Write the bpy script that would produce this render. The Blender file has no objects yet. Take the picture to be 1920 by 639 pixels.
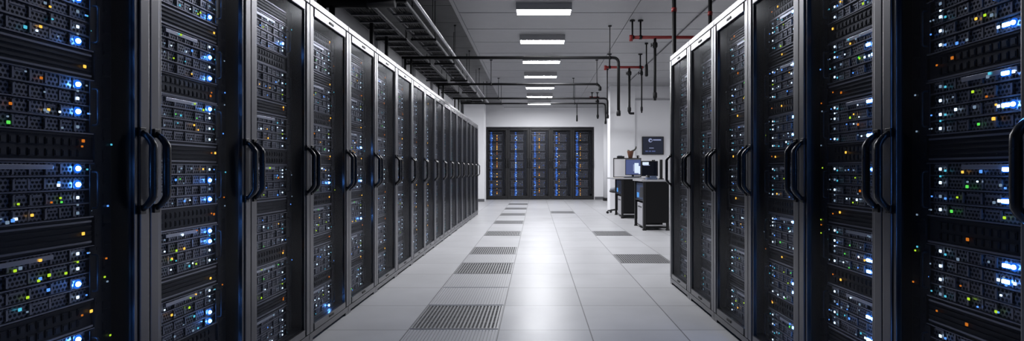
import bpy, bmesh, math, random
from mathutils import Vector, Matrix

random.seed(11)
S = bpy.context.scene
COL = S.collection
PI = math.pi

# ------------------------------------------------------------------ layout
EYE = 1.06
F_PX = 960.0
XL, XR = -1.377, 1.249           # door faces of the two rows
WL, WR = 0.6464, 0.585           # cabinet widths
YL0, NL = 1.178, 17              # left row: start, count
YR1, NR = 4.77, 7                # right row: far end, count
YF = 18.2                        # back wall / far racks
CEIL = EYE + 2.20
HC = 2.112                       # cabinet height

# ------------------------------------------------------------------ materials
def new_mat(name):
    m = bpy.data.materials.new(name); m.use_nodes = True
    nt = m.node_tree
    return m, nt, nt.nodes['Principled BSDF']

def pbr(name, col, rough=0.5, metal=0.0, noise=0.0, nscale=30.0, spec=0.5, bump=0.0, stretch=None):
    m, nt, b = new_mat(name)
    b.inputs['Base Color'].default_value = (*col, 1)
    b.inputs['Roughness'].default_value = rough
    b.inputs['Metallic'].default_value = metal
    b.inputs['Specular IOR Level'].default_value = spec
    if noise > 0 or bump > 0:
        tc = nt.nodes.new('ShaderNodeTexCoord')
        n = nt.nodes.new('ShaderNodeTexNoise'); n.inputs['Scale'].default_value = nscale
        n.inputs['Detail'].default_value = 4
        if stretch:
            mp = nt.nodes.new('ShaderNodeMapping'); mp.inputs['Scale'].default_value = stretch
            nt.links.new(tc.outputs['Object'], mp.inputs[0]); nt.links.new(mp.outputs[0], n.inputs['Vector'])
        else:
            nt.links.new(tc.outputs['Object'], n.inputs['Vector'])
        if noise > 0:
            r = nt.nodes.new('ShaderNodeMapRange')
            r.inputs['To Min'].default_value = max(0.02, rough - noise); r.inputs['To Max'].default_value = rough + noise
            nt.links.new(n.outputs['Fac'], r.inputs['Value']); nt.links.new(r.outputs[0], b.inputs['Roughness'])
        if bump > 0:
            bp = nt.nodes.new('ShaderNodeBump'); bp.inputs['Strength'].default_value = bump
            bp.inputs['Distance'].default_value = 0.002
            nt.links.new(n.outputs['Fac'], bp.inputs['Height']); nt.links.new(bp.outputs[0], b.inputs['Normal'])
    return m

def math_node(nt, op, a, b=None, c=None):
    n = nt.nodes.new('ShaderNodeMath'); n.operation = op
    for i, v in enumerate((a, b, c)):
        if v is None: continue
        if isinstance(v, (int, float)): n.inputs[i].default_value = v
        else: nt.links.new(v, n.inputs[i])
    return n.outputs[0]

def emit(name, col, strength, sample='NONE'):
    m = bpy.data.materials.new(name); m.use_nodes = True
    nt = m.node_tree
    for n in list(nt.nodes): nt.nodes.remove(n)
    e = nt.nodes.new('ShaderNodeEmission'); e.inputs[0].default_value = (*col, 1); e.inputs[1].default_value = strength
    o = nt.nodes.new('ShaderNodeOutputMaterial'); nt.links.new(e.outputs[0], o.inputs[0])
    m.cycles.emission_sampling = sample
    return m

def line_grid(nt, coord, period, offset, width):
    """1 on a thin line every `period`."""
    p = math_node(nt, 'ADD', coord, -offset + 100 * period)
    f = math_node(nt, 'MODULO', p, period)
    d = math_node(nt, 'ABSOLUTE', math_node(nt, 'SUBTRACT', f, period / 2))
    return math_node(nt, 'GREATER_THAN', d, period / 2 - width / 2)

def tile_floor():
    m, nt, b = new_mat('raised_floor_tiles')
    tc = nt.nodes.new('ShaderNodeTexCoord'); sp = nt.nodes.new('ShaderNodeSeparateXYZ')
    nt.links.new(tc.outputs['Object'], sp.inputs[0])
    lx = line_grid(nt, sp.outputs[0], 0.60, -0.245, 0.007)
    ly = line_grid(nt, sp.outputs[1], 0.603, 3.39, 0.006)
    line = math_node(nt, 'MAXIMUM', lx, ly)
    # per-tile tone
    tx = math_node(nt, 'FLOOR', math_node(nt, 'DIVIDE', math_node(nt, 'ADD', sp.outputs[0], 0.245), 0.60))
    ty = math_node(nt, 'FLOOR', math_node(nt, 'DIVIDE', math_node(nt, 'ADD', sp.outputs[1], -3.39), 0.603))
    cb = nt.nodes.new('ShaderNodeCombineXYZ'); nt.links.new(tx, cb.inputs[0]); nt.links.new(ty, cb.inputs[1])
    wn = nt.nodes.new('ShaderNodeTexWhiteNoise'); wn.noise_dimensions = '2D'; nt.links.new(cb.outputs[0], wn.inputs['Vector'])
    nz = nt.nodes.new('ShaderNodeTexNoise'); nz.inputs['Scale'].default_value = 2.4; nz.inputs['Detail'].default_value = 5
    nt.links.new(tc.outputs['Object'], nz.inputs['Vector'])
    v = math_node(nt, 'ADD', math_node(nt, 'MULTIPLY', wn.outputs['Value'], 0.05), math_node(nt, 'MULTIPLY', nz.outputs['Fac'], 0.16))
    v = math_node(nt, 'ADD', v, FLOOR_V)
    v = math_node(nt, 'MULTIPLY', v, math_node(nt, 'SUBTRACT', 1.0, math_node(nt, 'MULTIPLY', line, 0.72)))
    cc = nt.nodes.new('ShaderNodeCombineColor')
    nt.links.new(v, cc.inputs[0]); nt.links.new(v, cc.inputs[1]); nt.links.new(math_node(nt, 'MULTIPLY', v, 1.035), cc.inputs[2])
    nt.links.new(cc.outputs[0], b.inputs['Base Color'])
    r = math_node(nt, 'ADD', math_node(nt, 'MULTIPLY', nz.outputs['Fac'], 0.10), 0.30)
    nt.links.new(r, b.inputs['Roughness'])
    b.inputs['Specular IOR Level'].default_value = 0.2
    return m

def perforated(name, base, hole, period, radius, rough=0.4, metal=0.6):
    """Punched sheet: round holes on the two face axes, whichever way it faces."""
    m, nt, b = new_mat(name)
    tc = nt.nodes.new('ShaderNodeTexCoord'); sp = nt.nodes.new('ShaderNodeSeparateXYZ')
    nt.links.new(tc.outputs['Object'], sp.inputs[0])
    u = math_node(nt, 'ADD', sp.outputs[0], sp.outputs[1])   # one of the two is constant on the face
    def cell(c):
        return math_node(nt, 'SUBTRACT', math_node(nt, 'MODULO', math_node(nt, 'ADD', math_node(nt, 'DIVIDE', c, period), 500), 1.0), 0.5)
    row = math_node(nt, 'FLOOR', math_node(nt, 'DIVIDE', sp.outputs[2], period))
    uu = math_node(nt, 'ADD', u, math_node(nt, 'MULTIPLY', row, period * 0.5))
    a, c = cell(uu), cell(sp.outputs[2])
    d = math_node(nt, 'SQRT', math_node(nt, 'ADD', math_node(nt, 'MULTIPLY', a, a), math_node(nt, 'MULTIPLY', c, c)))
    h = math_node(nt, 'LESS_THAN', d, radius)
    mx = nt.nodes.new('ShaderNodeMix'); mx.data_type = 'RGBA'
    mx.inputs[6].default_value = (*base, 1); mx.inputs[7].default_value = (*hole, 1)
    nt.links.new(h, mx.inputs[0]); nt.links.new(mx.outputs[2], b.inputs['Base Color'])
    nt.links.new(math_node(nt, 'MULTIPLY', math_node(nt, 'SUBTRACT', 1.0, h), metal), b.inputs['Metallic'])
    nt.links.new(math_node(nt, 'ADD', math_node(nt, 'MULTIPLY', h, 0.5), rough), b.inputs['Roughness'])
    return m

def door_glass():
    m = bpy.data.materials.new('smoked_door_glass'); m.use_nodes = True
    nt = m.node_tree
    for n in list(nt.nodes): nt.nodes.remove(n)
    t = nt.nodes.new('ShaderNodeBsdfTransparent'); t.inputs[0].default_value = (0.87, 0.88, 0.91, 1)
    d = nt.nodes.new('ShaderNodeBsdfDiffuse'); d.inputs[0].default_value = (0.42, 0.42, 0.45, 1)
    g = nt.nodes.new('ShaderNodeBsdfGlossy'); g.inputs['Roughness'].default_value = 0.20
    g.inputs[0].default_value = (0.85, 0.87, 0.92, 1)
    fr = nt.nodes.new('ShaderNodeFresnel'); fr.inputs[0].default_value = 1.33
    m1 = nt.nodes.new('ShaderNodeMixShader'); m1.inputs[0].default_value = GLASS_DUST
    nt.links.new(t.outputs[0], m1.inputs[1]); nt.links.new(d.outputs[0], m1.inputs[2])
    m2 = nt.nodes.new('ShaderNodeMixShader')
    ge = nt.nodes.new('ShaderNodeNewGeometry')      # the outer face reflects; the inner face only passes light
    outer = math_node(nt, 'SUBTRACT', 1.0, ge.outputs['Backfacing'])
    nt.links.new(math_node(nt, 'MULTIPLY', math_node(nt, 'MULTIPLY', fr.outputs[0], outer), 0.22), m2.inputs[0])
    nt.links.new(m1.outputs[0], m2.inputs[1]); nt.links.new(g.outputs[0], m2.inputs[2])
    o = nt.nodes.new('ShaderNodeOutputMaterial'); nt.links.new(m2.outputs[0], o.inputs[0])
    return m

def ceiling_mat(name, v):
    m = pbr(name, (v, v, v * 1.03), 0.42, 0.25, 0.08, 6.0)
    return m

FLOOR_V = 0.39
GLASS_DUST = 0.010
LAMP_E = 106.0

M = dict(
    floor=tile_floor(),
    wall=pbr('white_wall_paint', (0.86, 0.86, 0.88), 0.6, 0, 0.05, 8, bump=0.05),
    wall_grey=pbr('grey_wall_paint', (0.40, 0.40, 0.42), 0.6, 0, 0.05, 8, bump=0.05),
    skirting=pbr('grey_skirting', (0.12, 0.12, 0.13), 0.5),
    ceiling=ceiling_mat('ceiling_panel', 0.37),
    ceiling_dark=ceiling_mat('dark_ceiling_panel', 0.13),
    groove=pbr('dark_groove', (0.03, 0.03, 0.032), 0.7),
    frame=pbr('cabinet_frame_satin', (0.165, 0.165, 0.178), 0.31, 0.97, 0.012, 40, stretch=(6, 6, 0.4)),
    frame_black=pbr('cabinet_frame_black', (0.022, 0.022, 0.025), 0.4, 0.3),
    body=pbr('cabinet_black', (0.02, 0.02, 0.022), 0.5, 0.2),
    kick=pbr('kick_black', (0.006, 0.006, 0.007), 0.6),
    glass=door_glass(),
    handle=pbr('handle_black', (0.012, 0.012, 0.014), 0.28, 0.0, 0.04, 30),
    rail=pbr('rail_dark_zinc', (0.03, 0.03, 0.034), 0.4, 0.6),
    chassis=pbr('chassis_black', (0.018, 0.018, 0.021), 0.42, 0.4),
    lip=pbr('chassis_lip', (0.34, 0.34, 0.37), 0.28, 0.85),
    glint_silver=pbr('glint_bar_silver', (0.55, 0.56, 0.6), 0.3, 0.85),
    grille=perforated('bay_grille', (0.22, 0.22, 0.24), (0.002, 0.002, 0.002), 0.0125, 0.36),
    port=pbr('port_black', (0.004, 0.004, 0.005), 0.5),
    cable_grey=pbr('cable_grey', (0.12, 0.12, 0.13), 0.5),
    cable_blue=pbr('cable_blue', (0.02, 0.06, 0.16), 0.5),
    pipe_black=pbr('pipe_black_paint', (0.008, 0.008, 0.009), 0.6, spec=0.25),
    pipe_red=pbr('pipe_red_paint', (0.26, 0.018, 0.016), 0.45),
    pipe_steel=pbr('pipe_steel', (0.33, 0.33, 0.35), 0.3, 0.85, 0.06, 20),
    tray=pbr('tray_galvanised', (0.15, 0.15, 0.16), 0.4, 0.8, 0.08, 15),
    cable_black=pbr('cable_black', (0.009, 0.009, 0.01), 0.5),
    lamp_body=pbr('lamp_housing', (0.42, 0.42, 0.43), 0.5),
    lamp=emit('lamp_diffuser_lit', (0.955, 0.965, 1.0), LAMP_E, 'FRONT'),
    slat=pbr('grate_slat', (0.30, 0.30, 0.31), 0.4, 0.3),
    slat_light=pbr('grooved_tile_slat', (0.46, 0.46, 0.48), 0.35, 0.0),
    pit=pbr('grate_pit', (0.03, 0.03, 0.032), 0.8),
    pit_light=pbr('groove_bottom', (0.25, 0.25, 0.26), 0.5),
    desk_black=pbr('desk_black_laminate', (0.006, 0.006, 0.007), 0.42, 0, 0.05, 12, spec=0.25),
    desk_top=pbr('desk_top_grey', (0.40, 0.40, 0.42), 0.3, 0, 0.05, 12),
    desk_leg=pbr('desk_leg_black', (0.008, 0.008, 0.009), 0.4),
    alu=pbr('aluminium', (0.5, 0.5, 0.52), 0.35, 0.8),
    tower=pbr('pc_case_grey', (0.42, 0.42, 0.45), 0.42, 0.15),
    plastic=pbr('black_plastic', (0.012, 0.012, 0.013), 0.4),
    screen_wall=pbr('wall_screen_slate', (0.035, 0.045, 0.085), 0.25),
    screen_dark=pbr('screen_dark', (0.006, 0.008, 0.016), 0.15),
    screen_lit=emit('screen_lit_blue', (0.10, 0.13, 0.30), 0.8),
    screen_slate=emit('screen_slate_glow', (0.10, 0.115, 0.18), 0.22),
    screen_white=emit('screen_white', (0.72, 0.84, 1.0), 1.0),
    screen_pale=emit('screen_pale', (0.33, 0.38, 0.62), 0.8),
    device_blue=emit('device_blue_glow', (0.12, 0.40, 0.95), 0.9),
    device_navy=pbr('device_navy', (0.02, 0.04, 0.10), 0.4),
    partition=pbr('partition_fabric', (0.78, 0.77, 0.79), 0.9, 0, 0, bump=0.0),
    terracotta=pbr('pot_brown', (0.13, 0.05, 0.025), 0.6),
    soil=pbr('soil', (0.02, 0.014, 0.01), 0.9),
    plant=pbr('stalk_dark', (0.035, 0.04, 0.03), 0.6),
    paper=pbr('paper', (0.62, 0.56, 0.48), 0.8),
    phone=pbr('phone_blue_grey', (0.09, 0.12, 0.20), 0.4),
    cushion=pbr('stool_pad_grey', (0.20, 0.21, 0.24), 0.7),
)
LED = dict(
    white=emit('led_white', (0.62, 0.82, 1.0), 2.6),
    dim=emit('led_pale_dim', (0.30, 0.42, 0.55), 0.75),
    blue=emit('led_blue', (0.10, 0.32, 1.0), 1.6),
    flare=emit('led_blue_white_bright', (0.10, 0.34, 1.0), 150.0, 'FRONT'),
    bar_halo=emit('led_blue_bar_halo', (0.02, 0.19, 1.0), 1.0),  # blue of the light bars and of the glow painted around bright LEDs
    green=emit('led_green', (0.12, 0.85, 0.10), 1.2),
    lime=emit('led_lime', (0.52, 0.85, 0.03), 1.2),
    orange=emit('led_orange', (1.0, 0.50, 0.06), 1.9),
    amber=emit('led_amber', (0.9, 0.24, 0.02), 0.8),
    cyan=emit('led_cyan', (0.10, 0.62, 0.80), 1.1),
)
LEDNAME = dict(flarebar='bright blue', bar_halo='blue', bar='blue', white='white', dim='white', blue='blue', flare='bright blue', green='green', lime='green', orange='orange', amber='orange', cyan='cyan')

# ------------------------------------------------------------------ mesh helper
class MB:
    def __init__(self):
        self.bm = bmesh.new(); self.mats = []
    def mi(self, m):
        if m not in self.mats: self.mats.append(m)
        return self.mats.index(m)
    def box(self, x0, x1, y0, y1, z0, z1, m, bev=0.0):
        x0, x1 = min(x0, x1), max(x0, x1); y0, y1 = min(y0, y1), max(y0, y1); z0, z1 = min(z0, z1), max(z0, z1)
        v = [self.bm.verts.new((x, y, z)) for x in (x0, x1) for y in (y0, y1) for z in (z0, z1)]
        i = self.mi(m); fs = []
        for q in ((0, 1, 3, 2), (4, 6, 7, 5), (0, 4, 5, 1), (2, 3, 7, 6), (0, 2, 6, 4), (1, 5, 7, 3)):
            f = self.bm.faces.new([v[k] for k in q]); f.material_index = i; fs.append(f)
        if bev > 0:
            es = list({e for f in fs for e in f.edges})
            r = bmesh.ops.bevel(self.bm, geom=es, offset=bev, segments=2, affect='EDGES', profile=0.6)
            for f in r['faces']: f.material_index = i
        return self
    def tube(self, pts, r, m, n=10, flat=1.0, up=None, caps=True):
        """Round (or flattened) bar swept along points."""
        pts = [Vector(p) for p in pts]; i = self.mi(m); rings = []
        nrm = None
        for k, p in enumerate(pts):
            t = (pts[min(k + 1, len(pts) - 1)] - pts[max(k - 1, 0)]).normalized()
            if nrm is None:
                a = Vector(up) if up else (Vector((0, 0, 1)) if abs(t.z) < 0.9 else Vector((0, 1, 0)))
                nrm = (a - t * a.dot(t)).normalized()
            else:
                nrm = (nrm - t * nrm.dot(t)).normalized()
            b = t.cross(nrm)
            rr = r[k] if isinstance(r, (list, tuple)) else r
            rings.append([self.bm.verts.new(p + (nrm * math.cos(2 * PI * j / n) + b * math.sin(2 * PI * j / n) * flat) * rr) for j in range(n)])
        for a, c in zip(rings, rings[1:]):
            for j in range(n):
                f = self.bm.faces.new((a[j], a[(j + 1) % n], c[(j + 1) % n], c[j])); f.material_index = i; f.smooth = True
        if caps:
            for rg in (rings[0], rings[-1]):
                f = self.bm.faces.new(rg); f.material_index = i
        return self
    def lathe(self, cx, cy, prof, m, n=20):
        i = self.mi(m); rings = []
        for r, z in prof:
            rings.append([self.bm.verts.new((cx + r * math.cos(2 * PI * j / n), cy + r * math.sin(2 * PI * j / n), z)) for j in range(n)])
        for a, c in zip(rings, rings[1:]):
            for j in range(n):
                f = self.bm.faces.new((a[j], a[(j + 1) % n], c[(j + 1) % n], c[j])); f.material_index = i; f.smooth = True
        for rg in (rings[0], rings[-1]):
            f = self.bm.faces.new(rg); f.material_index = i
        return self
    def mesh(self, name):
        bmesh.ops.recalc_face_normals(self.bm, faces=self.bm.faces[:])
        me = bpy.data.meshes.new(name); self.bm.to_mesh(me); self.bm.free()
        for m in self.mats: me.materials.append(m)
        return me
    def build(self, name, parent=None, loc=None):
        return put(name, self.mesh(name), parent, loc)

def put(name, me, parent=None, loc=None):
    o = bpy.data.objects.new(name, me); COL.objects.link(o)
    if parent is not None: o.parent = parent
    if loc is not None: o.location = loc
    return o

def empty(name, loc):
    o = bpy.data.objects.new(name, None); COL.objects.link(o); o.location = loc
    o.empty_display_size = 0.1
    return o

def tag(o, label, cat, group=None, kind=None):
    o['label'] = label; o['category'] = cat
    if group: o['group'] = group
    if kind: o['kind'] = kind
    return o

def struct(o, label, cat):
    return tag(o, label, cat, None, 'structure')

def bend(pts, r, n=5):
    """Round the inner corners of a polyline."""
    P = [Vector(p) for p in pts]; out = [P[0]]
    for a, b, c in zip(P, P[1:], P[2:]):
        d1 = (a - b).normalized(); d2 = (c - b).normalized()
        p, q = b + d1 * r, b + d2 * r
        for k in range(n + 1):
            t = k / n
            out.append(p * (1 - t) ** 2 + b * 2 * t * (1 - t) + q * t * t)
    out.append(P[-1])
    return out

ORD = 'first second third fourth fifth sixth seventh eighth ninth tenth eleventh twelfth thirteenth fourteenth fifteenth sixteenth seventeenth'.split()

# ------------------------------------------------------------------ setting
XWL, XWR, YB = -2.52, 3.6, -2.6      # side walls, wall behind the camera
b = MB(); b.box(XWL - .1, XWR + .1, YB - .1, YF + 1.2, -0.1, 0.0, M['floor'])
struct(b.build('floor'), 'polished pale grey raised floor of square tiles down the aisle', 'floor')

# ceiling: wide cross planks with open joints, on a dark backing
b = MB()
XC0, XC1 = -1.08, 1.36
y = -2.55
yy = 7.18 - 0.83 * 12
while yy < YF:
    y0, y1 = max(yy, YB), min(yy + 0.83, YF)
    if y1 > y0:
        for (x0, x1) in ((XC0 + .004, XC1 - .004), (XC1 + .004, XWR)):
            b.box(x0, x1, y0 + .010, y1 - .010, CEIL, CEIL + .02, M['ceiling'], 0.002)
    yy += 0.83
b.box(XC0, XWR, YB, YF, CEIL + .021, CEIL + .05, M['groove'])
struct(b.build('ceiling'), 'grey ceiling of wide cross panels with lamps in its middle', 'ceiling')
b = MB()
yy = 7.18 - 0.83 * 12
while yy < YF:
    y0, y1 = max(yy, YB), min(yy + 0.83, YF)
    if y1 > y0: b.box(XWL, XC0 - .05, y0 + .006, y1 - .006, CEIL + .10, CEIL + .12, M['ceiling_dark'], 0.003)
    yy += 0.83
b.box(XWL, XC0, YB, YF, CEIL + .121, CEIL + .15, M['groove'])
b.box(XC0 - .05, XC0, YB, YF, CEIL - .005, CEIL + .12, M['ceiling'])
struct(b.build('ceiling_bulkhead'), 'darker raised ceiling strip above the left-hand row, pipes below it', 'ceiling')

b = MB()
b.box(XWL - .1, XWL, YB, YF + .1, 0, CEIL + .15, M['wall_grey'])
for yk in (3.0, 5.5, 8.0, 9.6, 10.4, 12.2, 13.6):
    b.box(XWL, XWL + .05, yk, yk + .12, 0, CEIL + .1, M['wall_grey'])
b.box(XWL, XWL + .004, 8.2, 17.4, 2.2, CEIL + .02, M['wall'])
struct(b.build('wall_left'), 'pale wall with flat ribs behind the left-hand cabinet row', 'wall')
b = MB(); b.box(XWR, XWR + .1, YB, YF + .1, 0, CEIL + .15, M['wall'])
struct(b.build('wall_right'), 'white side wall behind the right-hand cabinet row', 'wall')
b = MB(); b.box(XWL, XWR, YB - .1, YB, 0, CEIL + .15, M['wall_grey'])
struct(b.build('wall_near'), 'grey end wall behind the viewpoint', 'wall')

FX0, FX1, FZ = -1.775, 2.065, 2.58
b = MB()
b.box(XWL, FX0, YF, YF + .12, 0, CEIL + .1, M['wall'])
b.box(FX1, XWR, YF, YF + .12, 0, CEIL + .1, M['wall'])
b.box(FX0, FX1, YF, YF + .12, FZ, CEIL + .1, M['wall'])
b.box(FX0 - .05, FX0, YF + .12, YF + 1.15, 0, FZ + .05, M['wall'])
b.box(FX1, FX1 + .05, YF + .12, YF + 1.15, 0, FZ + .05, M['wall'])
b.box(FX0, FX1, YF + 1.1, YF + 1.15, 0, FZ + .05, M['wall'])
b.box(FX0, FX1, YF + .12, YF + 1.1, FZ, FZ + .05, M['wall'])
struct(b.build('wall_back'), 'white end wall with five dark cabinets set into it', 'wall')
b = MB(); b.box(FX1 + .02, XWR, YF - .015, YF, 0, .10, M['skirting'], .003); b.box(XWL, FX0 - .02, YF - .015, YF, 0, .10, M['skirting'], .003)
struct(b.build('baseboard_back'), 'grey skirting along the foot of the end wall', 'baseboard')

# pier on the left in front of the end wall
b = MB(); b.box(-2.40, -1.72, 17.0, 17.6, 0, CEIL, M['wall'], .004); b.box(-2.41, -1.71, 16.985, 17.0, 0, .09, M['skirting'])
struct(b.build('pillar_left'), 'white square pier between the left-hand row and the end wall', 'pillar')
# round column on the right
b = MB(); b.lathe(2.43, 17.6, [(.115, 0.10), (.115, CEIL)], M['wall'], 28); b.lathe(2.43, 17.6, [(.13, 0), (.13, .09), (.12, .10)], M['kick'], 28)
struct(b.build('column_right'), 'round white column with black foot beside the end wall', 'column')
# cross wall behind the desks
YX = 13.5
b = MB()
b.box(2.60, XWR, YX, YX + .15, 0, CEIL, M['wall'])
b.box(1.945, 2.60, YX - .06, YX + .45, 0, CEIL, M['wall'], .004)
struct(b.build('wall_partition'), 'white cross wall behind the desks carrying the wall screen', 'wall')
b = MB(); b.box(2.60, XWR, YX - .02, YX, 2.89, 2.93, M['alu'], .003)
struct(b.build('trim_1'), 'slim horizontal strip high on the white cross wall', 'trim')

# ------------------------------------------------------------------ ceiling lamps
LZ = EYE + 2.11
def lamp_meshes():
    w, d, h = .37, .125, CEIL - LZ
    b = MB(); b.box(-w, w, -d, d, .012, h, M['lamp_body'], .004)
    for (x0, x1, y0, y1) in ((-w, -w + .012, -d, d), (w - .012, w, -d, d), (-w + .012, w - .012, -d, -d + .012), (-w + .012, w - .012, d - .012, d)):
        b.box(x0, x1, y0, y1, 0, .014, M['lamp_body'])
    b2 = MB(); b2.box(-w + .012, w - .012, -d + .012, d - .012, .001, .013, M['lamp'])
    return b.mesh('lamp_housing'), b2.mesh('lamp_diffuser')
lh, ld = lamp_meshes()
LAMP_Y = [6.87 + 1.6 * k for k in range(-1, 7)]  # the first one is out of view, added to light the near floor
for n, ly in enumerate(LAMP_Y):
    o = empty('ceiling_lamp', (0.105, ly, LZ))
    k = n - 1
    if k >= 0:
        w = 'largest and topmost in the picture' if k == 0 else ('smallest and nearest the end wall' if k == 6 else ORD[k] + ' down from the top of the picture')
        tag(o, 'glowing white rectangular ceiling lamp, ' + w, 'lamp', 'lamps along the aisle ceiling')
    else:
        tag(o, 'glowing white ceiling lamp added out of view above the near aisle, nearest the viewpoint', 'lamp', 'lamps along the aisle ceiling')
    put('housing', lh, o); put('diffuser', ld, o)

# ------------------------------------------------------------------ cabinets
def P(side):
    if side == 'L': return lambda u, d, h: (-d, u, h)
    if side == 'R': return lambda u, d, h: (d, u, h)
    return lambda u, d, h: (u, d, h)

def ubox(b, side, u0, u1, d0, d1, h0, h1, m, bev=0.0):
    p = P(side); a = p(u0, d0, h0); c = p(u1, d1, h1)
    b.box(a[0], c[0], a[1], c[1], a[2], c[2], m, bev)

FRM = [M['frame']]
def cabinet_meshes(side, w):
    FRM[0] = M['frame'] if side != 'F' else M['frame_black']
    W = w / 2 - .002
    R = {}
    D = 0.94
    # carcass
    b = MB()
    ubox(b, side, -W, -W + .018, .026, D, .06, HC - .045, M['body'])
    ubox(b, side, W - .018, W, .026, D, .06, HC - .045, M['body'])
    ubox(b, side, -W + .018, W - .018, D - .015, D, .06, HC - .045, M['body'])
    ubox(b, side, -W + .018, W - .018, .03, D - .015, .06, .103, M['body'])
    R['carcass'] = b.mesh('carcass')
    b = MB()
    ubox(b, side, -W, W, .0, D, HC - .042, HC, FRM[0], .004)
    R['roof'] = b.mesh('roof')
    b = MB()
    ubox(b, side, -W, W, .002, .05, .022, .058, FRM[0], .003)
    ubox(b, side, -W, -W + .05, .004, .06, .0, .022, FRM[0])
    ubox(b, side, W - .05, W, .004, .06, .0, .022, FRM[0])
    ubox(b, side, -W + .05, W - .05, .03, D, .0, .022, M['kick'])
    ubox(b, side, -W + .0, W - .0, .06, D, .022, .058, M['body'])
    R['plinth'] = b.mesh('plinth')
    # door frame, stiles with a stepped edge
    b = MB(); s = .062; z0, z1 = .064, HC - .048
    for sg in (-1, 1):
        ubox(b, side, sg * W, sg * (W - s + .018), -.002, .022, z0, z1, FRM[0], .004)
        ubox(b, side, sg * (W - s + .017), sg * (W - s), .004, .024, z0, z1, FRM[0], .002)
    ubox(b, side, -W + s, W - s, -.002, .022, z1 - .052, z1, FRM[0], .003)
    ubox(b, side, -W + s, W - s, -.002, .022, z0, z0 + .042, FRM[0], .003)
    R['door_frame'] = b.mesh('door_frame')
    b = MB(); ubox(b, side, -W + s, W - s, .012, .016, z0 + .042, z1 - .052, M['glass'])
    R['door_glass'] = b.mesh('door_glass')
    # slots on the rails
    for nm, zz in (('top_slot', z1 - .028), ('bottom_slot', z0 + .022)):
        b = MB(); ubox(b, side, -.035, .035, -.006, -.002, zz - .007, zz + .007, M['kick'], .002)
        R[nm] = b.mesh(nm)
    # rounded bow handles, one on each stile
    for nm, u in (('handle_a', -W + .026), ('handle_b', W - .036)):
        p = P(side); prof = []
        L = .135
        for k in range(19):
            t = -1 + 2 * k / 18
            prof.append((u, -.002 - .040 * min(1, (1 - abs(t)) / .30) ** .75, EYE - .004 + L * t))
        pts = [p(*q) for q in prof]
        rad = [.011 + .004 * (1 - abs(-1 + 2 * k / 18) ** 4) for k in range(19)]
        b = MB(); up = p(1, 0, 0)
        b.tube(pts, rad, M['handle'], 12, 0.85, up)
        for t in (-1, 1):
            ubox(b, side, u - .014, u + .014, -.008, -.001, EYE - .004 + L * t - .016, EYE - .004 + L * t + .016, M['handle'], .002)
        R[nm] = b.mesh('handle')
    # mounting rails
    for nm, u0, u1 in (('rail_a', -W + .019, -.266), ('rail_b', .166, .192)):
        b = MB(); ubox(b, side, u0, u1, .060, .085, .104, HC - .046, M['rail'])
        for k in range(42):
            hh = .13 + k * .0445
            ubox(b, side, u0 + .006, u1 - .006 if u1 - u0 < .03 else u0 + .018, .0585, .060, hh, hh + .010, M['port'])
        R[nm] = b.mesh('mounting_rail')
    # upright power strip with sockets
    b = MB(); ubox(b, side, .206, .250, .075, .12, .16, HC - .12, M['chassis'], .003)
    for k in range(24):
        hh = .22 + k * .072
        ubox(b, side, .214, .242, .073, .075, hh, hh + .04, M['port']); ubox(b, side, .217, .239, .071, .073, hh + .004, hh + .012, M['rail'])
    R['power_strip'] = b.mesh('power_strip')
    # loose cable run beside the strip
    b = MB(); rnd = random.Random(5); p = P(side)
    for j in range(4):
        uu = .195 + .012 * j
        pts = [p(uu + rnd.uniform(-.006, .006), .128 + rnd.uniform(0, .02), .12 + k * .15) for k in range(13)]
        b.tube(pts, .0045, M['cable_grey'] if j % 2 else M['cable_blue'], 6)
    R['cable_run'] = b.mesh('cable_run')
    return R

# servers and panels ------------------------------------------------
U0, U1 = -.262, .162
HS, HP = .1775, .0885
def server_mesh(side, var):
    LIP = M['lip'] if side != 'F' else M['chassis']
    rnd = random.Random(var * 7 + 3)
    b = MB()
    ubox(b, side, U0, U1, .074, .62, 0, HS, M['chassis'])
    nb = (8, 8, 6)[var % 3]
    rows = 4
    rh = HS / rows
    for r in range(rows):
        h0 = r * rh
        ubox(b, side, U0, U1, .060, .074, h0 + .0005, h0 + .0045, LIP)
        x0, x1 = U0 + .022, U1 - .022
        cw = (x1 - x0) / nb
        for c in range(nb):
            a = x0 + c * cw
            d = rnd.choice((.064, .066, .066, .069))
            ubox(b, side, a + .0015, a + cw - .0015, d, .074, h0 + .006, h0 + rh - .003, M['grille'])
            ubox(b, side, a + .002, a + .008, d - .004, d, h0 + .009, h0 + rh - .006, LIP)
            if rnd.random() < .35:
                ubox(b, side, a + .012, a + cw - .008, d - .0025, d, h0 + rh - .012, h0 + rh - .007, LIP)
    ubox(b, side, U0, U1, .058, .074, HS - .003, HS - .0005, LIP)
    if var % 2 == 0:      # bright bar on the top row, standing in for glints of reflected light
        ubox(b, side, U0 + .10, U1 - .14, .058, .066, HS - .022, HS - .008, M['glint_silver'] if side != 'F' else LIP, .001)
    return b.mesh('rack_server')

def ear_mesh(side):
    b = MB(); p = P(side)
    b.tube(bend([p(0, .060, .03), p(0, .036, .03), p(0, .036, HS - .03), p(0, .060, HS - .03)], .01, 4), .0035, M['chassis'], 6)
    ubox(b, side, -.009, .009, .0545, .0575, .006, HS - .006, M['chassis'], .001)
    return b.mesh('pull_handle')

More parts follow.
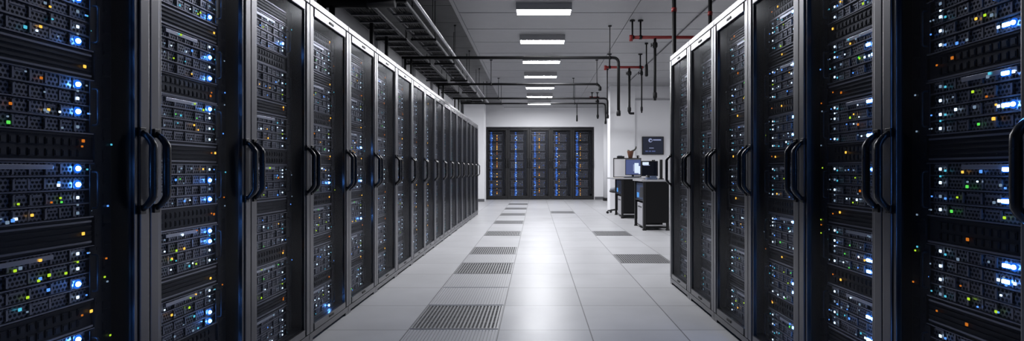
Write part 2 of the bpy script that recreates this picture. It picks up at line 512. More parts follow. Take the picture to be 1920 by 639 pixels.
def panel_mesh(side, var):
    b = MB()
    ubox(b, side, U0, U1, .068, .34, 0, HP, M['chassis'])
    if var == 0:      # blanking ribs
        for k in range(5):
            h = .008 + k * .0165
            ubox(b, side, U0 + .005, U1 - .005, .062, .068, h, h + .006, M['lip'] if k in (0, 4) else M['chassis'])
    else:
        ubox(b, side, U0, U1, .062, .068, .002, .008, M['lip']); ubox(b, side, U0, U1, .062, .068, HP - .007, HP - .002, M['chassis'])
        for r in range(2):
            for c in range(14):
                a = U0 + .03 + c * .0262; h = .017 + r * .034
                ubox(b, side, a, a + .019, .064, .068, h, h + .022, M['rail']); ubox(b, side, a + .003, a + .016, .0625, .064, h + .003, h + .018, M['port'])
    return b.mesh('patch_panel')

def led_mesh(side, kind, size):
    b = MB()
    if kind == 'flare':
        p = P(side)
        b.tube([p(0, 0, 0), p(0, -.004, 0), p(0, -.0075, 0)], [size * .6, size * .6, size * .4], LED['flare'], 12)
        b.tube([p(0, 0, 0), p(0, -.0015, 0)], size * 1.15, LED['bar_halo'], 16)  # lit disc standing in for the glow around the LED
    elif kind == 'flarebar':
        ubox(b, side, -size * 1.0, size * 1.0, -.006, 0, -size * .5, size * .5, LED['flare'], size * .2)
        ubox(b, side, -size * 1.35, size * 1.35, -.0015, 0, -size * .85, size * .85, LED['bar_halo'], .0005)  # the same glow put in as a lit plate around the bar
    elif kind == 'bar':
        ubox(b, side, -size * 2.4, size * 2.4, -.004, 0, -size * .6, size * .6, LED['bar_halo'], .0008)
        ubox(b, side, -size * .8, size * .8, -.0055, -.004, -size * .6, size * .6, LED['blue'])
    else:
        ubox(b, side, -size / 2, size / 2, -.003, 0, -size / 2, size / 2, LED[kind], size * .18)
    return b.mesh('status_light')
_led = {}
def led(side, kind, size, parent, u, h, d=.0595):
    key = (side, kind, round(size, 4))
    if key not in _led: _led[key] = led_mesh(side, kind, size)
    put('status_light', _led[key], parent, P(side)(u, d, h))

def server_leds(side, k, level, rnd):
    """(u, h, kind, size) for a four-row server. level 3 = near, 0 = far."""
    out = []; rh = HS / 4
    rowc = [r * rh + rh * .5 for r in range(4)]
    if side == 'F':
        return out
    near = level >= 2
    # main column
    big = rnd.sample(range(4), 2 if level >= 3 else 1) if level >= 2 else []
    for r in range(4):
        u = .100; h = rowc[r] + rnd.uniform(-.004, .004)
        if side == 'L' and r in big and rnd.random() < (.9 if level >= 3 else .55): out.append((u, h, 'flare', .0125 if level >= 3 else .011))
        else: out.append((u, h, rnd.choice(('white', 'white', 'dim') if level else ('dim', 'dim', 'cyan')), .0085 if level < 3 else .0095))
    if near:
        out.append((.100, rowc[rnd.randrange(3)] + rh * .5, rnd.choice(('dim', 'white', 'lime', 'cyan')), .006))
    if side == 'R' and level >= 1:
        for r in rnd.sample(range(4), 2 if near else 1):
            n = rnd.choice((2, 3))
            for j in range(n):
                kind = ('flarebar' if j == 1 else 'flare') if j < 2 and rnd.random() < (.75 if near else .35) else 'white'
                out.append((-.155 + .024 * j + rnd.uniform(-.003, .003), rowc[r], kind, .0105 if 'flare' in kind else .009))
        for r in rnd.sample(range(4), 2):
            out.append((.080, rowc[r] - .004, rnd.choice(('cyan', 'cyan', 'blue')), .007))
    if side == 'L' and level >= 1:
        for r in range(4):
            if rnd.random() < .55: out.append((-.172, rowc[r] + rnd.uniform(-.01, .01), rnd.choice(('white', 'dim', 'dim')), .006))
    # scattered activity lights
    n = {3: 11, 2: 8, 1: 5, 0: 1}[level]
    for _ in range(n):
        kind = rnd.choices(('white', 'dim', 'blue', 'green', 'lime', 'orange', 'amber', 'cyan'), (4, 6, 3, 2, 2, 2, 1, 2))[0]
        out.append((rnd.uniform(-.14, .06), rnd.choice(rowc) + rnd.uniform(-.012, .012), kind, rnd.choice((.005, .006, .008, .0095))))
    for _ in range({3: 3, 2: 2, 1: 1, 0: 0}[level]):
        out.append((rnd.uniform(.125, .15), rnd.choice(rowc), rnd.choice(('dim', 'dim', 'cyan', 'blue')), .005))
    return out

FAR = [  # blue column, orange column offsets of each end-wall cabinet
    (-.170, .000), (-.085, None), (-.155, -.025), (-.155, -.075), (-.185, -.085)]

CABM = {'L': cabinet_meshes('L', WL), 'R': cabinet_meshes('R', WR), 'F': cabinet_meshes('F', .645)}
SRV = {s: [server_mesh(s, v) for v in range(3)] for s in 'LRF'}
PAN = {s: [panel_mesh(s, v) for v in range(2)] for s in 'LRF'}
EAR = {s: ear_mesh(s) for s in 'LRF'}
ROWNAME = {'L': "left row", 'R': "right row", 'F': "end wall"}

def colours(leds):
    seen = []
    for l in sorted(leds, key=lambda q: -q[3]):
        n = LEDNAME.get(l[2], 'blue')
        if n not in seen: seen.append(n)
    return seen[:2]

def make_cabinet(side, idx, loc, scale=None, level=3):
    R = CABM[side]
    c = empty('server_cabinet', loc)
    if scale: c.scale = scale
    if side == 'F':
        lab = 'black cabinet set in the end wall, ' + ('leftmost of the five' if idx == 0 else 'rightmost of the five' if idx == 4 else 'middle of the five' if idx == 2 else ORD[idx] + ' from the left of five')
    elif side == 'L':
        lab = 'grey-framed glass-door server cabinet, ' + (ORD[idx] + ' from the viewpoint in the left row' if idx < NL - 1 else 'last and farthest of the left row')
    else:
        lab = 'grey-framed glass-door server cabinet, ' + (ORD[idx] + ' from the far end in the right row' if idx else 'at the far end of the right row beside the desks')
    tag(c, lab, 'cabinet', {'L': 'cabinets in the left row', 'R': 'cabinets in the right row', 'F': 'cabinets in the end wall'}[side])
    for nm in ('carcass', 'roof', 'plinth', 'cable_run'): put(nm, R[nm], c)
    strip = put('power_strip', R['power_strip'], c)
    put('mounting_rail', R['rail_a'], c); put('mounting_rail', R['rail_b'], c)
    door = put('door', R['door_frame'], c)
    put('door_glass', R['door_glass'], door); put('latch_slot', R['top_slot'], door); put('latch_slot', R['bottom_slot'], door)
    put('handle', R['handle_a'], door); put('handle', R['handle_b'], door)
    rnd = random.Random(ord(side) * 100 + idx)
    # indicator lights on the power strip
    if level >= 2:
        for _ in range(9 if level == 3 else 5):
            led(side, rnd.choice(('dim', 'dim', 'blue', 'amber', 'lime', 'cyan')), .006, strip, rnd.uniform(.212, .245), rnd.uniform(.25, 1.9), .0708)
    base = .104
    sc = scale or (1, 1, 1)
    cabword = {'L': "the left row's %s cabinet" % ORD[idx], 'R': "the right row's %s cabinet" % (ORD[idx] + '-farthest' if idx else 'farthest'),
               'F': "the end wall's %s cabinet" % ('leftmost', 'second', 'middle', 'fourth', 'rightmost')[min(idx, 4)]}[side]
    for i in range(7):
        # server
        h0 = base + i * (HS + HP + .0012)
        loc_i = (loc[0], loc[1], loc[2] + h0 * sc[2])
        s = put('rack_server', SRV[side][(i + idx) % 3], None, loc_i)
        if scale: s.scale = scale
        if side == 'F':
            L = []
            ub, uo = FAR[idx]
            for r in range(4):
                if rnd.random() < .8: L.append((ub + rnd.uniform(-.01, .01), (r + .5) * HS / 4, 'bar', .0145))
                if rnd.random() < (.9 if idx == 1 else .45): L.append((ub + rnd.uniform(-.01, .03), (r + .5) * HS / 4 + .008, rnd.choice(('white', 'white', 'dim') if idx == 1 else ('white', 'dim', 'blue')), .022))
                if uo is not None and rnd.random() < (.6 if idx in (0, 4) else .4): L.append((uo, (r + .5) * HS / 4, rnd.choice(('orange', 'orange', 'amber')), .024 if idx in (0, 2) else .018))
                L.append((rnd.uniform(ub + .06, .15), (r + rnd.random()) * HS / 4, rnd.choice(('dim', 'bar_halo', 'dim')), .012))
        else:
            L = server_leds(side, idx, level, rnd)
        for (u, h, kind, sz) in L: led(side, kind, sz, s, u, h, .0575)
        if level >= 1:
            put('pull_handle', EAR[side], s, P(side)(U0 + .011, 0, 0)); put('pull_handle', EAR[side], s, P(side)(U1 - .011, 0, 0))
        cw = colours(L)
        lights = ('with %s lights' % ' and '.join(cw)) if cw else 'with unlit front'
        pos = 'lowest' if i == 0 else 'topmost' if i == 6 else ORD[i] + ' up'
        tag(s, 'black server %s, %s in %s' % (lights, pos, cabword), 'server', {'L': 'servers in the left row', 'R': 'servers in the right row', 'F': 'servers in the end wall'}[side])
        # panel above it
        v = (i + idx) % 2
        p_ = put('patch_panel', PAN[side][v], None, (loc[0], loc[1], loc[2] + (h0 + HS + .0006) * sc[2]))
        if scale: p_.scale = scale
        lit = False
        if side == 'F':
            for r in range(2):
                led(side, 'bar', .0105, p_, FAR[idx][0], .022 + .044 * r, .0575); lit = True
            if FAR[idx][1] is not None and rnd.random() < .6: led(side, 'orange', .014, p_, FAR[idx][1], .03, .0575)
        elif level >= 1 and rnd.random() < .75:
            led(side, rnd.choice(('orange', 'orange', 'amber')), .010 if level >= 2 else .013, p_, .14 + rnd.uniform(-.03, .015) if side == 'L' else rnd.uniform(.0, .13), rnd.uniform(.03, .07), .0615)
            if rnd.random() < .4: led(side, 'amber', .006, p_, .12, .05, .0615)
            lit = True
        kindw = ('ribbed black blanking panel' if v == 0 else 'black two-row port panel')
        lw = {'F': ' with blue lights', 'L': ' with orange light', 'R': ' with orange light'}[side] if lit else ''
        tag(p_, '%s%s, %s in %s' % (kindw, lw, pos, cabword), 'panel', {'L': 'panels in the left row', 'R': 'panels in the right row', 'F': 'panels in the end wall'}[side])
    return c

for i in range(NL):
    lv = 3 if i < 2 else 2 if i < 5 else 1 if i < 9 else 0
    make_cabinet('L', i, (XL, YL0 + (i + .5) * WL, 0), None, lv)
for i in range(NR):
    lv = 3 if i in (4, 5) else 2 if i in (3, 6) else 1 if i == 2 else 0
    make_cabinet('R', i, (XR, YR1 - (i + .5) * WR, 0), None, lv)
FWD = (FX1 - FX0) / 5
for i in range(5):
    make_cabinet('F', i, (FX0 + (i + .5) * FWD, YF + .0, 0), (FWD / .646, 1.1, FZ / HC * .999), 1)

# ------------------------------------------------------------------ floor grates
def grate_meshes(light):
    sl, pit = (M['slat_light'], M['pit_light']) if light else (M['slat'], M['pit'])
    w = .292
    b = MB()
    for (x0, x1, y0, y1) in ((-w, -w + .012, -w, w), (w - .012, w, -w, w), (-w + .012, w - .012, -w, -w + .012), (-w + .012, w - .012, w - .012, w)):
        b.box(x0, x1, y0, y1, 0.0005, .005, sl)
    fr = b
    b2 = MB(); n = 21 if not light else 26; p = (2 * w - .024) / n
    for k in range(n):
        x = -w + .012 + k * p
        b2.box(x + p * (.27 if not light else .12), x + p * (.73 if not light else .88), -w + .012, w - .012, .001, .0048, sl)
    if not light:
        for k in range(1, 4):
            y = -w + k * w / 2; b2.box(-w + .012, w - .012, y - .003, y + .003, .001, .0042, sl)
    b3 = MB(); b3.box(-w + .012, w - .012, -w + .012, w - .012, .0004, .0010, pit)
    return fr.mesh('rim'), b2.mesh('slat_grid'), b3.mesh('tray')
GD, GLt = grate_meshes(False), grate_meshes(True)
def grate(n, cx, label, group, meshes=GD, name='floor_grate'):
    o = empty(name, (cx, 3.39 + .603 * (n + .5), 0))
    tag(o, label, 'grate', group)
    for nm, me in zip(('rim', 'slat_grid', 'tray'), meshes): put(nm, me, o)
GR = [0, 3, 5, 8, 11, 14, 17, 20]
for k, n in enumerate(GR):
    w = 'nearest the viewpoint' if k == 0 else 'nearest the end wall cabinets' if k == len(GR) - 1 else ORD[k] + ' from the viewpoint'
    grate(n, -.545, 'dark slotted floor grate along the left row, ' + w, 'slotted grates along the left row')
grate(4, 1.255, 'dark slotted floor grate beside the far end of the right row', 'slotted grates on the right')
grate(8, 1.255, 'dark slotted floor grate in front of the nearer desk', 'slotted grates on the right')
grate(15, .655, 'dark slotted floor grate far down the middle of the aisle', 'slotted grates on the right')
for k, n in enumerate((-1, 1, 2, 4)):
    grate(n, -.545, 'pale finely grooved floor tile between the dark grates, %s from the viewpoint' % ORD[k], 'pale grooved floor tiles', GLt, 'grooved_tile')

# ------------------------------------------------------------------ overhead pipes, left
ZP = EYE + 1.80
def pipe_thing(name, label, loc, cat='pipe', group=None):
    return tag(empty(name, loc), label, cat, group)

o = pipe_thing('steel_pipe', 'bright steel pipe running the length of the left-hand ceiling edge', (-1.29, 2.0, ZP))
b = MB(); b.tube([(0, 0, 0), (0, 11.9, 0)], .024, M['pipe_steel'], 14); b.build('pipe_run', o)
for k in range(7):
    b = MB(); y = .9 + 1.75 * k
    b.tube([(0, y, .02), (0, y, CEIL + .10 - ZP)], .005, M['pipe_black'], 6); b.tube([(-.03, y, 0), (-.03, y + .03, 0)], .01, M['pipe_black'], 6)
    b.lathe(0, y, [(.018, CEIL + .085 - ZP), (.018, CEIL + .10 - ZP)], M['pipe_black'], 10)
    b.build('hanger_rod', o)

def tray(name, label, x0, x1, y0, y1, z, side_h, group):
    o = tag(empty(name, ((x0 + x1) / 2, y0, z)), label, 'cable tray', group)
    w = (x1 - x0) / 2; L = y1 - y0
    for sg in (-1, 1):
        b = MB(); b.box(sg * w, sg * (w - .012), 0, L, 0, side_h, M['tray'], .002); b.build('side_rail', o)
    n = int(L / .30); b = MB(); b.box(-w + .012, w - .012, 0, .05, .002, .018, M['tray']); rung = b.mesh('rung')
    for k in range(n): put('rung', rung, o, (0, .1 + k * .30, 0))
    k = 0; y = .55
    while y < L:
        b = MB()
        b.box(-w - .04, w + .04, y, y + .04, -.022, 0, M['pipe_black'])
        for sg in (-1, 1): b.tube([(sg * (w + .025), y + .02, -.03), (sg * (w + .025), y + .02, CEIL + .10 - z)], .006, M['pipe_black'], 6)
        b.build('trapeze_hanger', o); y += 1.6
    return o
tray('cable_tray', 'galvanised ladder cable tray beside the steel pipe over the left row', -1.66, -1.40, 1.6, 13.7, ZP - .02, .05, 'cable trays over the left row')
tray('cable_tray', 'galvanised ladder cable tray nearest the left-hand wall', -2.14, -1.80, 1.6, 13.2, ZP - .02, .05, 'cable trays over the left row')
def cables(label, x0, x1, y0, y1, z, n, seed):
    rnd = random.Random(seed); b = MB()
    for k in range(n):
        xx = x0 + (x1 - x0) * (k + .5) / n
        pts = []
        for j in range(16):
            pts.append((xx + rnd.uniform(-.006, .006), y0 + (y1 - y0) * j / 15, z + rnd.uniform(0, .006)))
        b.tube(pts, rnd.uniform(.011, .015), M['cable_black'], 7)
    o = b.build('cable_bundle'); tag(o, label, 'cables', 'cable bundles in the trays', 'stuff')
cables('thick black cables lying in the tray beside the steel pipe', -1.625, -1.435, 1.65, 13.65, ZP + .0145, 7, 1)
cables('thick black cables lying in the tray nearest the left-hand wall', -2.12, -1.82, 1.65, 13.15, ZP + .0145, 9, 2)

ZT = EYE + 1.712      # cross pipes pass under the trays
def cross_pipe(label, y, xa, xb, drop_b=None, drop_a=None, r=.021, hang=()):
    o = pipe_thing('cross_pipe', label, (xa, y, ZT), 'pipe', 'black pipes crossing the aisle ceiling')
    L = xb - xa
    pts = [(0, 0, 0), (L, 0, 0)]
    if drop_b: pts = pts + [(L, 0, -drop_b)]
    b = MB(); b.tube(bend(pts, .09, 6), r, M['pipe_black'], 12); b.build('pipe_run', o)
    if drop_a:
        for dx in (.05, .14):
            b = MB(); b.tube([(dx, 0, 0), (dx, 0, -drop_a)], r * .7, M['pipe_black'], 8); b.build('stand_pipe', o)
    if drop_b:
        b = MB(); b.lathe(L, 0, [(r * 1.3, -drop_b - .03), (r * 1.5, -drop_b), (r * 1.3, -drop_b + .05), (r * .8, -drop_b + .06)], M['pipe_black'], 10); b.build('nozzle', o)
    for hx in hang:
        b = MB(); b.tube([(hx - xa, 0, 0), (hx - xa, 0, CEIL - ZT)], .007, M['pipe_black'], 6)
        b.lathe(hx - xa, 0, [(.028, CEIL - ZT - .012), (.028, CEIL - ZT)], M['pipe_black'], 10)
        b.tube([(hx - xa - .015, 0, 0), (hx - xa + .015, 0, 0)], r * 1.35, M['pipe_black'], 12)
        b.build('hanger_rod', o)
    return o
DROP = ZT - HC - .001
cross_pipe('thick black pipe crossing above the near cabinets, stopping short of the aisle', 5.27, -2.24, -1.45, None, DROP, .045, (-2.2, -1.73))
cross_pipe('longest black pipe across the aisle, bent down beside the red pipes', 7.83, -2.05, 1.262, .86, DROP, .023, (1.13,))
cross_pipe('black pipe across the aisle, second from the viewpoint of the long ones', 10.26, -2.0, 1.28, .10, DROP, .023, (1.22, -.9))
cross_pipe('black pipe across the aisle, third from the viewpoint of the long ones', 12.3, -2.0, 1.72, .45, DROP, .023, (-.9, .9))
cross_pipe('black pipe across the aisle, farthest of the long ones', 13.25, -1.95, 1.80, .50, None, .02, (-.9, 1.0))
for y, nm in ((6.14, 'nearer'), (6.75, 'farther')):
    o = pipe_thing('stand_post', 'black post rising from a left-row cabinet roof to the tray, %s of two' % nm, (-1.97, y, HC), 'post', 'posts on the left-row cabinet roofs')
    b = MB(); b.box(-.02, .02, -.02, .02, 0.012, ZP - .043 - HC, M['pipe_black'], .003); b.build('upright', o)
    b = MB(); b.box(-.05, .05, -.05, .05, 0, .012, M['pipe_black'], .002); b.build('foot_plate', o)

# ------------------------------------------------------------------ overhead pipes, right
def red_pipe(label, y, xa, xb, z, hang, drops, r=.024):
    o = pipe_thing('fire_pipe', label, (xa, y, z), 'pipe', 'red fire pipes on the right')
    L = xb - xa
    b = MB(); b.tube([(0, 0, 0), (L, 0, 0)], r, M['pipe_red'], 14)
    b.tube([(-.02, 0, 0), (.02, 0, 0)], r * 1.5, M['pipe_red'], 14)
    b.tube([(0, 0, .03), (0, 0, -.055)], r * 1.1, M['pipe_red'], 12)
    b.build('pipe_run', o)
    for hx in hang:
        b = MB(); b.tube([(hx - xa, 0, 0), (hx - xa, 0, CEIL - z)], .013, M['pipe_black'], 8)
        b.lathe(hx - xa, 0, [(.04, CEIL - z - .015), (.04, CEIL - z)], M['pipe_black'], 12)
        b.tube([(hx - xa - .02, 0, 0), (hx - xa + .02, 0, 0)], r * 1.3, M['pipe_black'], 12)
        b.build('hanger_rod', o)
    for (dx, zb, rr, foot) in drops:
        x = dx - xa; h = z - zb
        b = MB(); pts = [(x, 0, 0), (x, 0, -h)]
        if foot: pts = bend([(x, 0, 0), (x, 0, -h), (x + foot, 0, -h)], .03, 4)
        b.tube(pts, rr, M['pipe_black'], 10)
        d = b.build('drop_pipe', o)
        b = MB(); b.lathe(x, 0, [(rr * 1.2, -.16), (rr * 1.9, -.14), (rr * 1.9, -.09), (rr * 1.2, -.07)], M['pipe_black'], 12)
        b.tube([(x, 0, -.115), (x - .055, 0, -.115)], .008, M['pipe_black'], 6); b.tube([(x - .055, 0, -.085), (x - .055, 0, -.145)], .007, M['pipe_black'], 6)
        b.build('valve', d)
        b = MB(); b.lathe(x, 0, [(rr * 1.25, -h + .03), (rr * 1.6, -h + .05), (rr * 1.6, -h + .10), (rr * 1.25, -h + .12)], M['pipe_black'], 12); b.build('coupling', d)
    return o
red_pipe('dark red fire pipe, nearest of three, hung above the end of the right row', 7.54, 1.40, 3.2, EYE + 1.948, (1.42, 1.54, 2.9), [(1.752, EYE + 1.02, .020, 0)])
red_pipe('dark red fire pipe, middle of three, hung in front of the white cross wall', 9.74, 1.32, 2.04, EYE + 1.948, (1.40, 1.985), [(1.775, EYE + 1.07, .022, .09), (2.01, EYE + 1.08, .014, 0)])
red_pipe('dark red fire pipe, farthest of three, near the round column', 14.6, 1.55, 1.80, EYE + 2.06, (1.60, 1.75), [(1.76, EYE + 1.45, .022, 0)], .022)
b = MB(); b.tube([(0, 0, 0), (0, 9.2, 0)], .012, M['pipe_steel'], 8)
o = b.build('ceiling_conduit', None, (2.32, 3.6, CEIL - .014)); tag(o, 'thin conduit running along the ceiling above the right row', 'pipe')
for (x, y, r, lab) in ((1.375, 5.1, .021, 'black riser pipe standing behind the far end of the right row, nearer the aisle'), (1.775, 5.22, .019, 'black riser pipe standing behind the far end of the right row, farther from the aisle')):
    o = pipe_thing('riser_pipe', lab, (x, y, 0), 'pipe', 'riser pipes at the end of the right row')
    b = MB(); b.tube([(0, 0, 0), (0, 0, CEIL)], r, M['pipe_black'], 14); b.build('pipe_run', o)
    b = MB(); b.lathe(0, 0, [(r * 1.6, 0), (r * 1.6, .03), (r * 1.1, .04)], M['pipe_black'], 14); b.build('floor_flange', o)
    b = MB(); b.lathe(0, 0, [(r * 1.25, EYE + 1.57), (r * 1.25, EYE + 1.61)], M['pipe_red'], 14); b.build('marker_band', o)
# pendants
def pendant(x, y, zt, zb, label):
    o = pipe_thing('ceiling_sprinkler', label, (x, y, zt), 'sprinkler', 'hanging sprinkler drops')
    b = MB(); b.tube([(0, 0, 0), (0, 0, zb - zt + .1)], .012, M['pipe_black'], 8); b.lathe(0, 0, [(.03, -.02), (.03, 0)], M['pipe_black'], 10); b.build('stem', o)
    b = MB(); b.lathe(0, 0, [(.012, zb - zt + .22), (.026, zb - zt + .19), (.03, zb - zt + .02), (.02, zb - zt)], M['pipe_black'], 12); b.build('sprinkler_head', o)
pendant(1.36, 17.0, CEIL, EYE + 1.60, 'slim black sprinkler drop hanging in front of the end wall')
pendant(1.56, 11.2, CEIL, EYE + 1.22, 'slim black sprinkler drop beside the white cross wall edge')
pendant(1.92, 8.9, CEIL, EYE + 1.62, 'short black sprinkler drop between the red pipes')

# ------------------------------------------------------------------ desks
DZ = .883
def desk(label, x0, x1, y0, y1, over, group):
    o = tag(empty('work_desk', ((x0 + x1) / 2, (y0 + y1) / 2, 0)), label, 'desk', group)
    cx, cy = (x0 + x1) / 2, (y0 + y1) / 2
    def bx(b, a0, a1, c0, c1, z0, z1, m, bev=0): b.box(a0 - cx, a1 - cx, c0 - cy, c1 - cy, z0, z1, m, bev)
    b = MB(); bx(b, x0 - over, x1 + .01, y0 - .02, y1 + .02, DZ - .03, DZ, M['desk_top'], .004); b.build('worktop', o)
    for yy in (y0, y1 - .022):
        b = MB(); bx(b, x0 + .045, x1, yy, yy + .022, .13, DZ - .03, M['desk_black'], .002); b.build('end_panel', o)
    b = MB(); bx(b, x1 - .022, x1, y0 + .024, y1 - .024, .13, DZ - .03, M['desk_black']); b.build('modesty_panel', o)
    for xx in (x0, x1 - .045):
        for yy in (y0 - .006, y1 - .04):
            if xx > x0: zz0 = 0
            b = MB()
            bx(b, xx, xx + .045 - .0005, yy, yy + .045, .02, DZ - .03 if xx == x0 else .129, M['desk_leg'], .003)
            bx(b, xx - .008, xx + .052, yy - .008, yy + .053, 0, .02, M['desk_leg'], .003); b.build('leg', o)
    for yy in (y0, ):
        b = MB(); bx(b, x0 + .046, x1 - .046, yy + .005, yy + .03, .075, .10, M['alu'], .003); b.build('stretcher', o)
    b = MB(); bx(b, x0 + .01, x1 - .024, y0 + .045, y1 - .045, .50, .52, M['desk_black']); b.build('shelf', o)
    b = MB(); bx(b, x0 + .03, x1 - .024, y0 + .024, y1 - .024, .04, .06, M['desk_black']); b.build('bottom_shelf', o)
    return o
AX0, AX1, AY0, AY1 = 1.87, 2.32, 8.93, 9.72
BX0, BX1, BY0, BY1 = 1.86, 2.46, 11.15, 12.05
desk('black panelled standing desk, the nearer one, at the far end of the right row', AX0, AX1, AY0, AY1, .03, 'black desks by the cross wall')
desk('black panelled standing desk, the farther one, below the light partition screen', BX0, BX1, BY0, BY1, .19, 'black desks by the cross wall')

def pc_tower(label, x, y0, y1, z0, z1):
    o = tag(empty('computer_tower', (x, (y0 + y1) / 2, z0)), label, 'computer', 'grey towers under the desks')
    h = z1 - z0; w = (y1 - y0) / 2
    b = MB(); b.box(.012, .36, -w, w, 0, h, M['plastic'], .004); b.build('case', o)
    b = MB(); b.box(0, .012, -w + .004, w - .004, .006, h - .004, M['tower'], .003); f = b.build('front_panel', o)
    b = MB(); b.box(-.003, 0, -w * .7, w * .7, h * .78, h * .84, M['plastic']); b.build('drive_slot', f)
    b = MB(); b.tube([(-.003, 0, h * .66), (0, 0, h * .66)], .012, M['alu'], 12); b.build('power_button', f)
pc_tower('light grey computer tower under the nearer black desk', AX0 + .012, AY0 + .13, AY0 + .58, .061, .47)
pc_tower('light grey computer tower under the farther black desk', BX0 + .012, BY0 + .14, BY0 + .58, .061, .47)

def blue_unit(label, x, y0, y1, z, h):
    o = tag(empty('network_box', (x, (y0 + y1) / 2, z)), label, 'network box', 'blue-lit boxes on the desk shelves')
    w = (y1 - y0) / 2
    b = MB(); b.box(0, .24, -w, w, 0, h, M['device_navy'], .006); b.build('case', o)
    b = MB(); b.box(-.003, 0, w * .25, w * .8, h * .10, h * .40, M['device_blue']); b.build('display', o)
    b = MB(); b.box(-.003, 0, -w * .8, -w * .1, h * .15, h * .75, M['plastic']); b.build('vent_panel', o)
blue_unit('navy box with glowing blue display on the nearer desk shelf', AX0 + .025, AY0 + .10, AY1 - .06, .521, .30)
blue_unit('navy box with glowing blue display on the farther desk shelf', BX0 + .025, BY0 + .25, BY1 - .06, .521, .30)

# partition screen on the far desk
b0 = tag(empty('desk_partition', (2.09, BY1 - .04, DZ)), 'light fabric partition screen standing on the farther desk', 'partition')
b = MB(); b.box(-.26, .36, -.012, .012, .012, .43, M['partition'], .004); b.build('fabric_panel', b0)
b = MB(); b.box(-.275, .375, -.02, .02, .43, .452, M['plastic'], .003); b.box(-.275, -.26, -.016, .016, 0, .43, M['plastic']); b.box(.36, .375, -.016, .016, 0, .43, M['plastic']); b.box(-.26, .36, -.016, .016, 0, .012, M['plastic']); b.build('rim', b0)
PT = DZ + .452

def monitor(name, label, x, y, zb, w, h, content, group=None):
    o = tag(empty(name, (x, y, zb)), label, 'monitor', group)
    b = MB(); b.box(-.10, .10, -.05, .09, 0, .012, M['plastic'], .004); b.build('base', o)
    b = MB(); b.box(-.025, .025, .03, .05, .012, h * .6, M['plastic'], .003); b.build('stand', o)
    b = MB(); b.box(-w / 2, w / 2, 0, .03, .055, .055 + h, M['plastic'], .005); b.build('housing', o)
    s = MB(); s.box(-w / 2 + .012, w / 2 - .012, -.002, 0, .067, .043 + h, content)
    sc = s.build('screen', o)
    return o, sc
o, sc = monitor('desk_monitor', 'desk monitor glowing blue and white in front of the partition screen', 2.23, 11.75, DZ, .36, .36, M['screen_lit'], 'monitors on the desks')
b = MB()
b.box(.03, .125, -.004, -.002, .10, .33, M['screen_white'], .004); b.box(.0, .03, -.004, -.002, .14, .30, M['screen_pale'], .003); b.box(.125, .16, -.004, -.002, .08, .26, M['screen_white'], .003)
b.build('screen_window', sc)
o, sc = monitor('desk_monitor', 'dark desk monitor with a bright window at its top on the nearer desk', 2.115, 9.52, DZ, .31, .285, M['screen_dark'], 'monitors on the desks')
b = MB(); b.box(-.135, -.02, -.004, -.002, .265, .318, M['screen_white'], .003); b.box(-.12, .0, -.004, -.002, .253, .262, M['screen_pale']); b.build('screen_window', sc)
b = MB(); b.box(.045, .10, .0, .03, .3401, .36, M['plastic'], .004); b.tube([(.07, -.002, .35), (.07, 0, .35)], .006, M['alu'], 8); b.build('webcam', o)

# wall screen
o = tag(empty('wall_screen', (3.075, YX, EYE + .395)), 'square wall screen showing pale blue figures on the white cross wall', 'screen')
b = MB(); b.box(-.285, .285, -.045, 0, 0, .475, M['plastic'], .006); b.build('housing', o)
b = MB(); b.box(-.262, .262, -.047, -.045, .022, .453, M['screen_slate']); sc = b.build('screen', o)
b = MB(); b.tube([(-.07, -.049, .375), (-.07, -.047, .375)], .052, M['screen_pale'], 20)
b.build('round_emblem', sc)
b = MB(); b.tube([(-.058, -.051, .368), (-.058, -.049, .368)], .026, M['screen_slate'], 16); b.build('emblem_centre', sc)
b = MB(); b.box(0, .21, -.049, -.047, .372, .402, M['screen_pale']); b.build('heading_bar', sc)
b = MB()
b.box(-.10, .02, -.049, -.047, .165, .18, M['screen_pale'])
for k, (x0, x1) in enumerate(((-.2, -.13), (-.11, -.05), (-.03, .06))): b.box(x0, x1, -.049, -.047, .075, .105, M['screen_lit'])
b.build('figure_row', sc)

# small things on the desks and the partition
o = tag(empty('potted_plant', (2.215, BY1 - .04, PT)), 'small brown pot with one curved dark stalk on the partition top', 'plant')
b = MB(); b.lathe(0, 0, [(.045, 0), (.065, .09), (.078, .15), (.078, .165), (.065, .165), (.06, .14)], M['terracotta'], 20); b.build('pot', o)
b = MB(); b.lathe(0, 0, [(.055, .130), (.062, .152)], M['soil'], 16); b.build('soil', o)
b = MB(); b.tube([(.0, 0, .14), (.06, 0, .17), (.10, 0, .19), (.125, 0, .225), (.135, 0, .27)], [.02, .02, .018, .018, .012], M['plant'], 8)
b.tube([(.0, 0, .14), (-.04, 0, .175), (-.07, 0, .18)], [.018, .015, .008], M['plant'], 8); b.build('stalk', o)
o = tag(empty('desk_radio', (1.99, BY1 - .04, PT)), 'flat dark box lying on the left part of the partition top', 'box')
b = MB(); b.box(-.09, .08, -.035, .035, 0, .045, M['plastic'], .008); b.build('case', o)
b = MB(); b.box(-.07, .03, -.02, .02, .045, .055, M['phone'], .003); b.build('lid', o)
o = tag(empty('small_cup', (2.385, BY1 - .04, PT)), 'tiny dark cup beside the potted stalk on the partition top', 'cup')
b = MB(); b.lathe(0, 0, [(.02, 0), (.026, .06), (.021, .06), (.017, .01)], M['plastic'], 14); b.build('bowl', o)
b = MB(); b.tube(bend([(.023, 0, .05), (.042, 0, .05), (.042, 0, .018), (.02, 0, .018)], .01, 3), .004, M['plastic'], 6); b.build('ear', o)
o = tag(empty('desk_phone', (2.05, 9.12, DZ)), 'blue grey desk phone in front of the dark monitor', 'phone')
b = MB(); b.box(-.09, .10, -.08, .08, 0, .04, M['phone'], .01); b.box(-.01, .09, -.05, .07, .04, .065, M['phone'], .008); b.build('body', o)
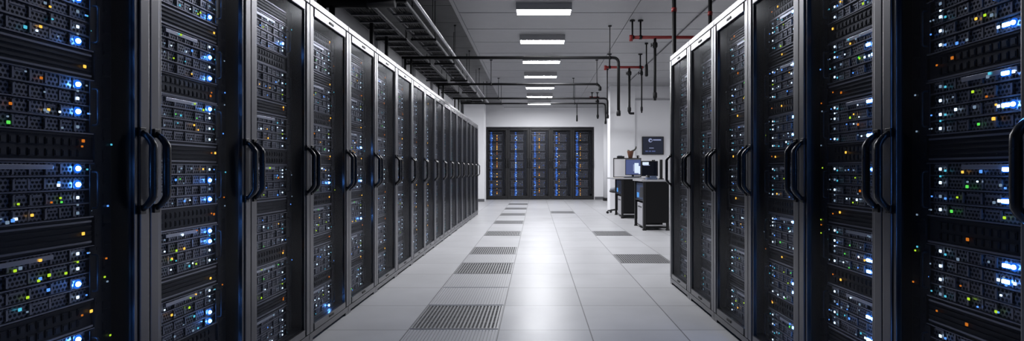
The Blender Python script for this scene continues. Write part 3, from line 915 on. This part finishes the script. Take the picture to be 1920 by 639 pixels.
b = MB(); b.tube([(-.06, -.085, .065), (-.06, -.06, .055), (-.06, .06, .055), (-.06, .085, .065)], [.022, .015, .015, .022], M['plastic'], 8); b.build('handset', o)
o = tag(empty('paper_sheet', (1.83, 11.45, DZ)), 'cream paper lying on the near left corner of the farther desk', 'paper')
b = MB(); b.box(-.10, .11, -.15, .15, 0, .004, M['paper']); b.build('sheet', o)
o = tag(empty('keyboard', (2.13, 11.42, DZ)), 'black keyboard in front of the blue glowing monitor', 'keyboard')
b = MB(); b.box(-.17, .17, -.07, .07, 0, .018, M['plastic'], .004); b.build('case', o)
b = MB()
for r in range(5):
    for c in range(14): b.box(-.16 + c * .023, -.142 + c * .023, -.06 + r * .024, -.041 + r * .024, .018, .024, M['phone'])
b.build('key_pad', o)
o = tag(empty('speaker', (2.272, 9.30, DZ)), 'tall slim black speaker on the nearer desk beside the dark monitor', 'speaker')
b = MB(); b.box(-.022, .022, -.03, .03, .02, .36, M['plastic'], .006); b.build('column', o)
b = MB(); b.box(-.04, .04, -.05, .05, 0, .02, M['plastic'], .005); b.build('base', o)
# stool
o = tag(empty('swivel_stool', (1.95, 12.42, 0)), 'black swivel stool with grey pad behind the farther desk', 'stool')
b = MB(); b.lathe(0, 0, [(.10, .50), (.165, .515), (.17, .55), (.16, .56)], M['plastic'], 24); b.build('seat', o)
b = MB(); b.lathe(0, 0, [(.15, .561), (.16, .585), (.14, .62), (.05, .63)], M['cushion'], 24); b.build('pad', o)
b = MB(); b.tube([(0, 0, .09), (0, 0, .50)], .024, M['alu'], 12); b.build('column', o)
for k in range(5):
    a = 2 * PI * k / 5 + PI * 1.06
    c, s = math.cos(a), math.sin(a)
    b = MB(); b.tube([(0, 0, .095), (c * .22, s * .22, .07)], [.022, .014], M['plastic'], 8); l = b.build('base_leg', o)
    b = MB(); b.tube([(c * .225 - s * .018, s * .225 + c * .018, .03), (c * .225 + s * .018, s * .225 - c * .018, .03)], .03, M['plastic'], 14); b.build('castor', l)

# ------------------------------------------------------------------ world, camera, view
w = bpy.data.worlds.new('world'); S.world = w; w.use_nodes = True
w.node_tree.nodes['Background'].inputs[0].default_value = (0.02, 0.02, 0.022, 1)
w.node_tree.nodes['Background'].inputs[1].default_value = 0.2

cam = bpy.data.cameras.new('camera'); co = bpy.data.objects.new('camera', cam); COL.objects.link(co)
cam.sensor_width = 36.0; cam.sensor_fit = 'HORIZONTAL'; cam.lens = 36.0 * F_PX / 1920.0
co.location = (0, 0, EYE); co.rotation_euler = (PI / 2, 0, 0)
cam.shift_x = -45.0 / 1920.0; cam.shift_y = -1.5 / 1920.0
cam.clip_start = 0.05; cam.clip_end = 60
S.camera = co

S.view_settings.view_transform = 'Standard'; S.view_settings.look = 'None'
S.view_settings.exposure = 0.0; S.view_settings.gamma = 1.0; S.view_settings.use_curve_mapping = False
S.cycles.use_denoising = True
S.cycles.max_bounces = 8; S.cycles.diffuse_bounces = 4; S.cycles.glossy_bounces = 4
S.cycles.transparent_max_bounces = 16
S.cycles.sample_clamp_indirect = 4.0
S.cycles.caustics_reflective = False; S.cycles.caustics_refractive = False
